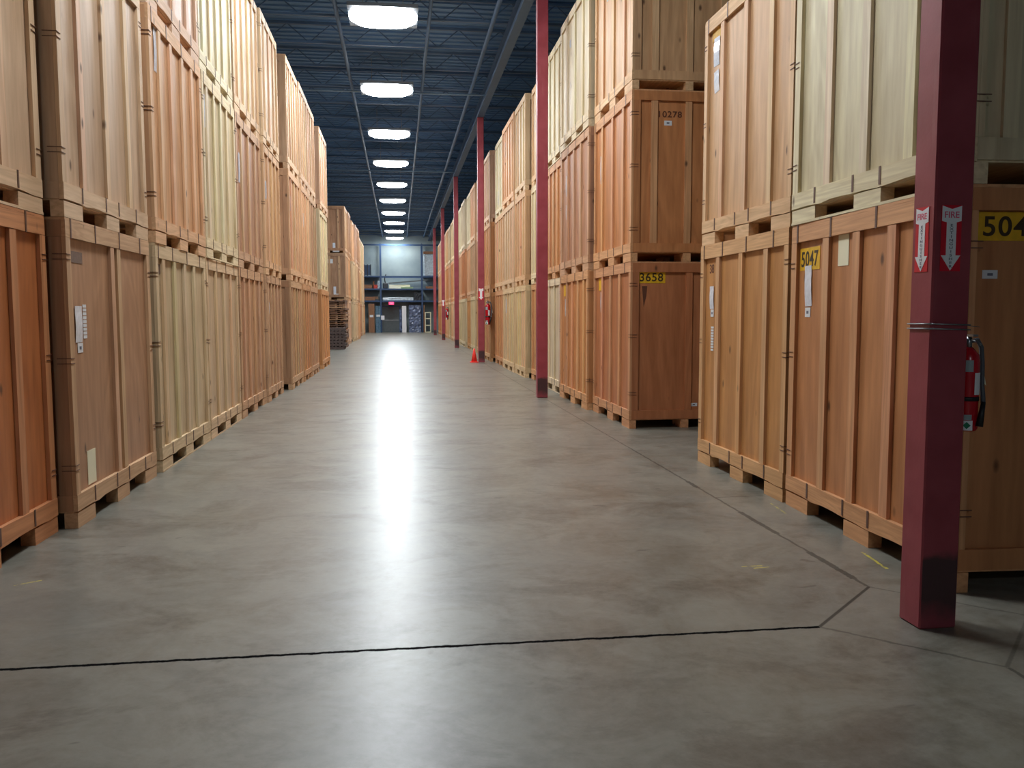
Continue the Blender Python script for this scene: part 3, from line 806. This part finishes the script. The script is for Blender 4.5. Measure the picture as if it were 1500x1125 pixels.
def wrapped(name, X0, X1, y0, y1, z0, z1, mat, label, cat, bevel=.04, seed=1, sub=None):
    rr = random.Random(seed); bm = bmesh.new(); box(bm, X0, X1, y0, y1, z0, z1)
    bmesh.ops.subdivide_edges(bm, edges=list(bm.edges), cuts=5, use_grid_fill=True)
    for v in bm.verts:
        if v.co.z > z0+.01: v.co += Vector((rr.uniform(-1, 1), rr.uniform(-1, 1), rr.uniform(-1, 0)))*bevel*.5
    o = ob(name, mesh(name, bm, mat)); tag(o, label, cat); return o
def leaned(name, X0, X1, h, mat, label, cat, y=69.05, th=.12):
    bm = bmesh.new(); box(bm, X0, X1, 0, th, 0.001, h)
    o = ob(name, mesh(name, bm, mat, bevel=.008), loc=(0, y, 0)); tag(o, label, cat); return o
o = leaned('cardboard_box', Xe(540), Xe(548.5), Ze(445), M['cardboard'], 'tall brown cardboard box standing under the rack left of the door', 'box')
ob('paper_label', plate(.28, .18, M['paper']), o, loc=((Xe(544.3)), -.001, 1.32))
o = wrapped('wrapped_mattress', Xe(550.3), Xe(557), 69.0, 69.2, .001, Ze(448), M['wrapblue'], 'tall blue plastic-wrapped package beside the brown cardboard box', 'package', .03, 3)
ob('paper_label', plate(.3, .16, M['paper']), o, loc=(Xe(554), 68.975, 1.35))
bm = bmesh.new(); box(bm, Xe(557.8), Xe(562.6), -.012, -.001, Ze(468), Ze(462))
tag(ob('notice_sheet', mesh('notice_sheet', bm, M['white']), loc=(0, RY0-.001, 0)), 'white notice sheet fixed to the rack upright left of the door', 'notice')
wrapped('white_carton', Xe(588), Xe(594), 69.0, 69.25, .001, Ze(448), M['white'], 'tall narrow white carton standing right of the door', 'box', .01, 4)
wrapped('wrapped_bundle', Xe(584.6), Xe(587.6), 69.35, 69.6, .001, Ze(452), M['wrapdark'], 'thin dark wrapped bundle between the door and the white carton', 'package', .03, 9)
for i, (za, zb) in enumerate(((.001, .62), (.63, 1.3), (1.31, Ze(447)))):
    wrapped('wrapped_furniture', Xe(598), Xe(615), 69.0, 69.9, za, zb, M['wrapdark'], 'dark bundle in crinkled stretch wrap, %s of the pile under the rack' % ['lowest', 'middle', 'topmost'][i], 'package', .05, 10+i)
o = leaned('wooden_pole', Xe(619), Xe(620.4), Ze(447), M['cardboard'], 'thin upright wooden board leaning right of the wrapped pile', 'board', 68.95, .04)
# pale wooden frame with three openings
t = empty('wooden_stand', ((Xe(620.8)+Xe(629.6))/2, 68.9, 0), 0, 'pale open wooden frame with three square openings beside the farthest column', 'frame')
w = (Xe(629.6)-Xe(620.8))/2; H = Ze(457)
for sx in (-1, 1): ob('side_rail', mk(lambda bm: box(bm, min(sx*w, sx*(w-.07)), max(sx*w, sx*(w-.07)), 0, .3, .001, H), 'side_rail', M['card']), t)
for z in (0, H*.33, H*.66, H-.07): ob('cross_bar', mk(lambda bm: box(bm, -w+.071, w-.071, .01, .29, z+.002, z+.068), 'cross_bar', M['card']), t)
# shelf goods, lower shelf
for i in range(5):
    x0 = Xe(534)+random.uniform(.05, .1); x1 = Xe(556)-random.uniform(0, .5) if i else Xe(550)
    bm = bmesh.new(); box(bm, x0, x1, 69.32, 69.62, 0, .055)
    o = ob('loose_board', mesh('loose_board', bm, M['cardboard']), loc=(0, 0, Z1+.058*i)); tag(o, 'short tan board lying in the pile at the left of the lower shelf', 'board', 'boards on the lower rack shelf')
wrapped('wrapped_roll', Xe(561), Xe(604), 69.36, 69.75, Z1, Z1+.27, M['wrapwhite'], 'long silvery wrapped roll lying on the lower rack shelf', 'package', .05, 22)
wrapped('dark_case', Xe(606), Xe(615.6), 69.4, 70.0, Z1, Z1+.62, M['darkgoods'], 'dark bulky case at the right end of the lower rack shelf', 'case', .04, 23)
# upper shelf
wrapped('carton', Xe(534.5), Xe(545.5), 69.4, 69.9, Z2, Z2+.3, M['cardboard'], 'low tan carton at the left of the upper rack shelf', 'box', .02, 30)
wrapped('carton', Xe(543.8)+.15, Xe(546.8)+.1, 69.95, 70.2, Z2, Z2+.62, M['cardboard'], 'narrow upright tan carton behind the low one on the upper shelf', 'box', .02, 31)
wrapped('red_crate', Xe(547.8), Xe(553), 69.4, 69.9, Z2, Z2+.3, M['redgoods'], 'red crate beside the tan carton on the upper rack shelf', 'crate', .03, 32)
wrapped('folded_blanket', Xe(553.6), Xe(555.6), 69.5, 69.9, Z2, Z2+.62, M['wrapwhite'], 'pale upright bundle by the rack upright on the upper shelf', 'package', .05, 33)
t = empty('packing_machine', (Xe(564.5), 69.6, Z2), 0, 'small dark machine with a bent handle on the upper shelf', 'machine')
ob('body', mk(lambda bm: box(bm, -.2, .2, 0, .3, .001, .45), 'body', M['darkgoods'], bevel=.04), t)
ob('handle', mk(lambda bm: tube(bm, [(0, .1, .44), (-.05, .1, .7), (-.03, .1, .95), (.06, .1, 1.15)], .04, 8), 'handle', M['darkgoods']), t)
bm = bmesh.new(); box(bm, 0, 3.1, 0, .1, 0, .1)
o = ob('long_beam', mesh('long_beam', bm, M['doorgrey']), loc=(Xe(569), 69.42, Z2+.36), rot=(0, math.radians(-5), 0)); tag(o, 'long grey-brown beam lying slanted along the upper rack shelf', 'beam')
wrapped('stacked_boards', Xe(570), Xe(600), 69.9, 70.2, Z2, Z2+.32, M['card'], 'pale stack of boards behind the slanted beam', 'boards', .02, 35)
wrapped('green_board', Xe(587), Xe(604.5), 69.42, 69.8, Z2, Z2+.14, M['palegreen'], 'pale green flat board under the slanted beam', 'board', .01, 34)
wrapped('tan_bundle', Xe(623), Xe(633), 69.4, 69.9, Z2, Z2+.18, M['cardboard'], 'flat tan bundle on the right bay of the upper shelf', 'package', .03, 36)
# top level
t = empty('wire_basket', (Xe(539.5), 69.35, 4.512), 0, 'dark upright wire basket standing on the top left rack level', 'basket')
for X in (-.25, 0, .25): ob('upright_bar', mk(lambda bm: box(bm, X-.03, X+.03, 0, .06, .001, .9), 'upright_bar', M['darkgoods']), t)
ob('back_panel', mk(lambda bm: box(bm, -.25, .25, .061, .1, .05, .85), 'back_panel', M['rack']), t)
t = empty('wrapped_wardrobe', (Xe(627), 69.4, 4.512), 0, 'big white stretch-wrapped item standing on the top right rack level', 'package')
ob('wrapped_body', mk(lambda bm: box(bm, -.38, .5, 0, .8, .001, 1.75), 'wrapped_body', M['wrapwhite'], bevel=.05), t)
ob('wooden_top', mk(lambda bm: box(bm, -.40, .55, -.03, .83, 1.752, 1.95), 'wooden_top', M['cardboard']), t)
# exit sign over the doorway
t = empty('exit_sign', (Xe(572.8), RY0-.03, 2.33), 0, 'small glowing red exit sign above the doorway in the end wall', 'exit sign')
ob('housing', mk(lambda bm: box(bm, -.2, .2, -.05, .02, -.11, .11), 'housing', M['exit']), t)
ob('word', upright(text_mesh('EXIT', .1, M['white'], .0005), .26, .1), t, loc=(0, -.052, 0))

# ------------------------------------------------------------------ camera
F, YAW, PITCH, ROLL, HC = 1254.5, .1309, .0821, -.0019, 1.5
cy_, sy_, cp_, sp_ = math.cos(YAW), math.sin(YAW), math.cos(PITCH), math.sin(PITCH)
fw = Vector((sy_*cp_, cy_*cp_, -sp_)); rt = Vector((cy_, -sy_, 0)); upv = rt.cross(fw)
cr_, sr_ = math.cos(ROLL), math.sin(ROLL)
r2 = rt*cr_+upv*sr_; u2 = upv*cr_-rt*sr_
cam = bpy.data.cameras.new('camera'); co = bpy.data.objects.new('camera', cam); COL.objects.link(co)
co.matrix_world = Matrix(((r2.x, u2.x, -fw.x, 0), (r2.y, u2.y, -fw.y, 0), (r2.z, u2.z, -fw.z, HC), (0, 0, 0, 1)))
cam.sensor_width = 36; cam.lens = 36*F/1500; cam.clip_end = 200
SC.camera = co
w = bpy.data.worlds.new('world'); SC.world = w; w.use_nodes = True
w.node_tree.nodes['Background'].inputs[0].default_value = (.02, .025, .03, 1)
SC.view_settings.view_transform = 'Standard'; SC.view_settings.look = 'None'; SC.view_settings.gamma = 1
SC.view_settings.exposure = 0.0; SC.view_settings.use_curve_mapping = False
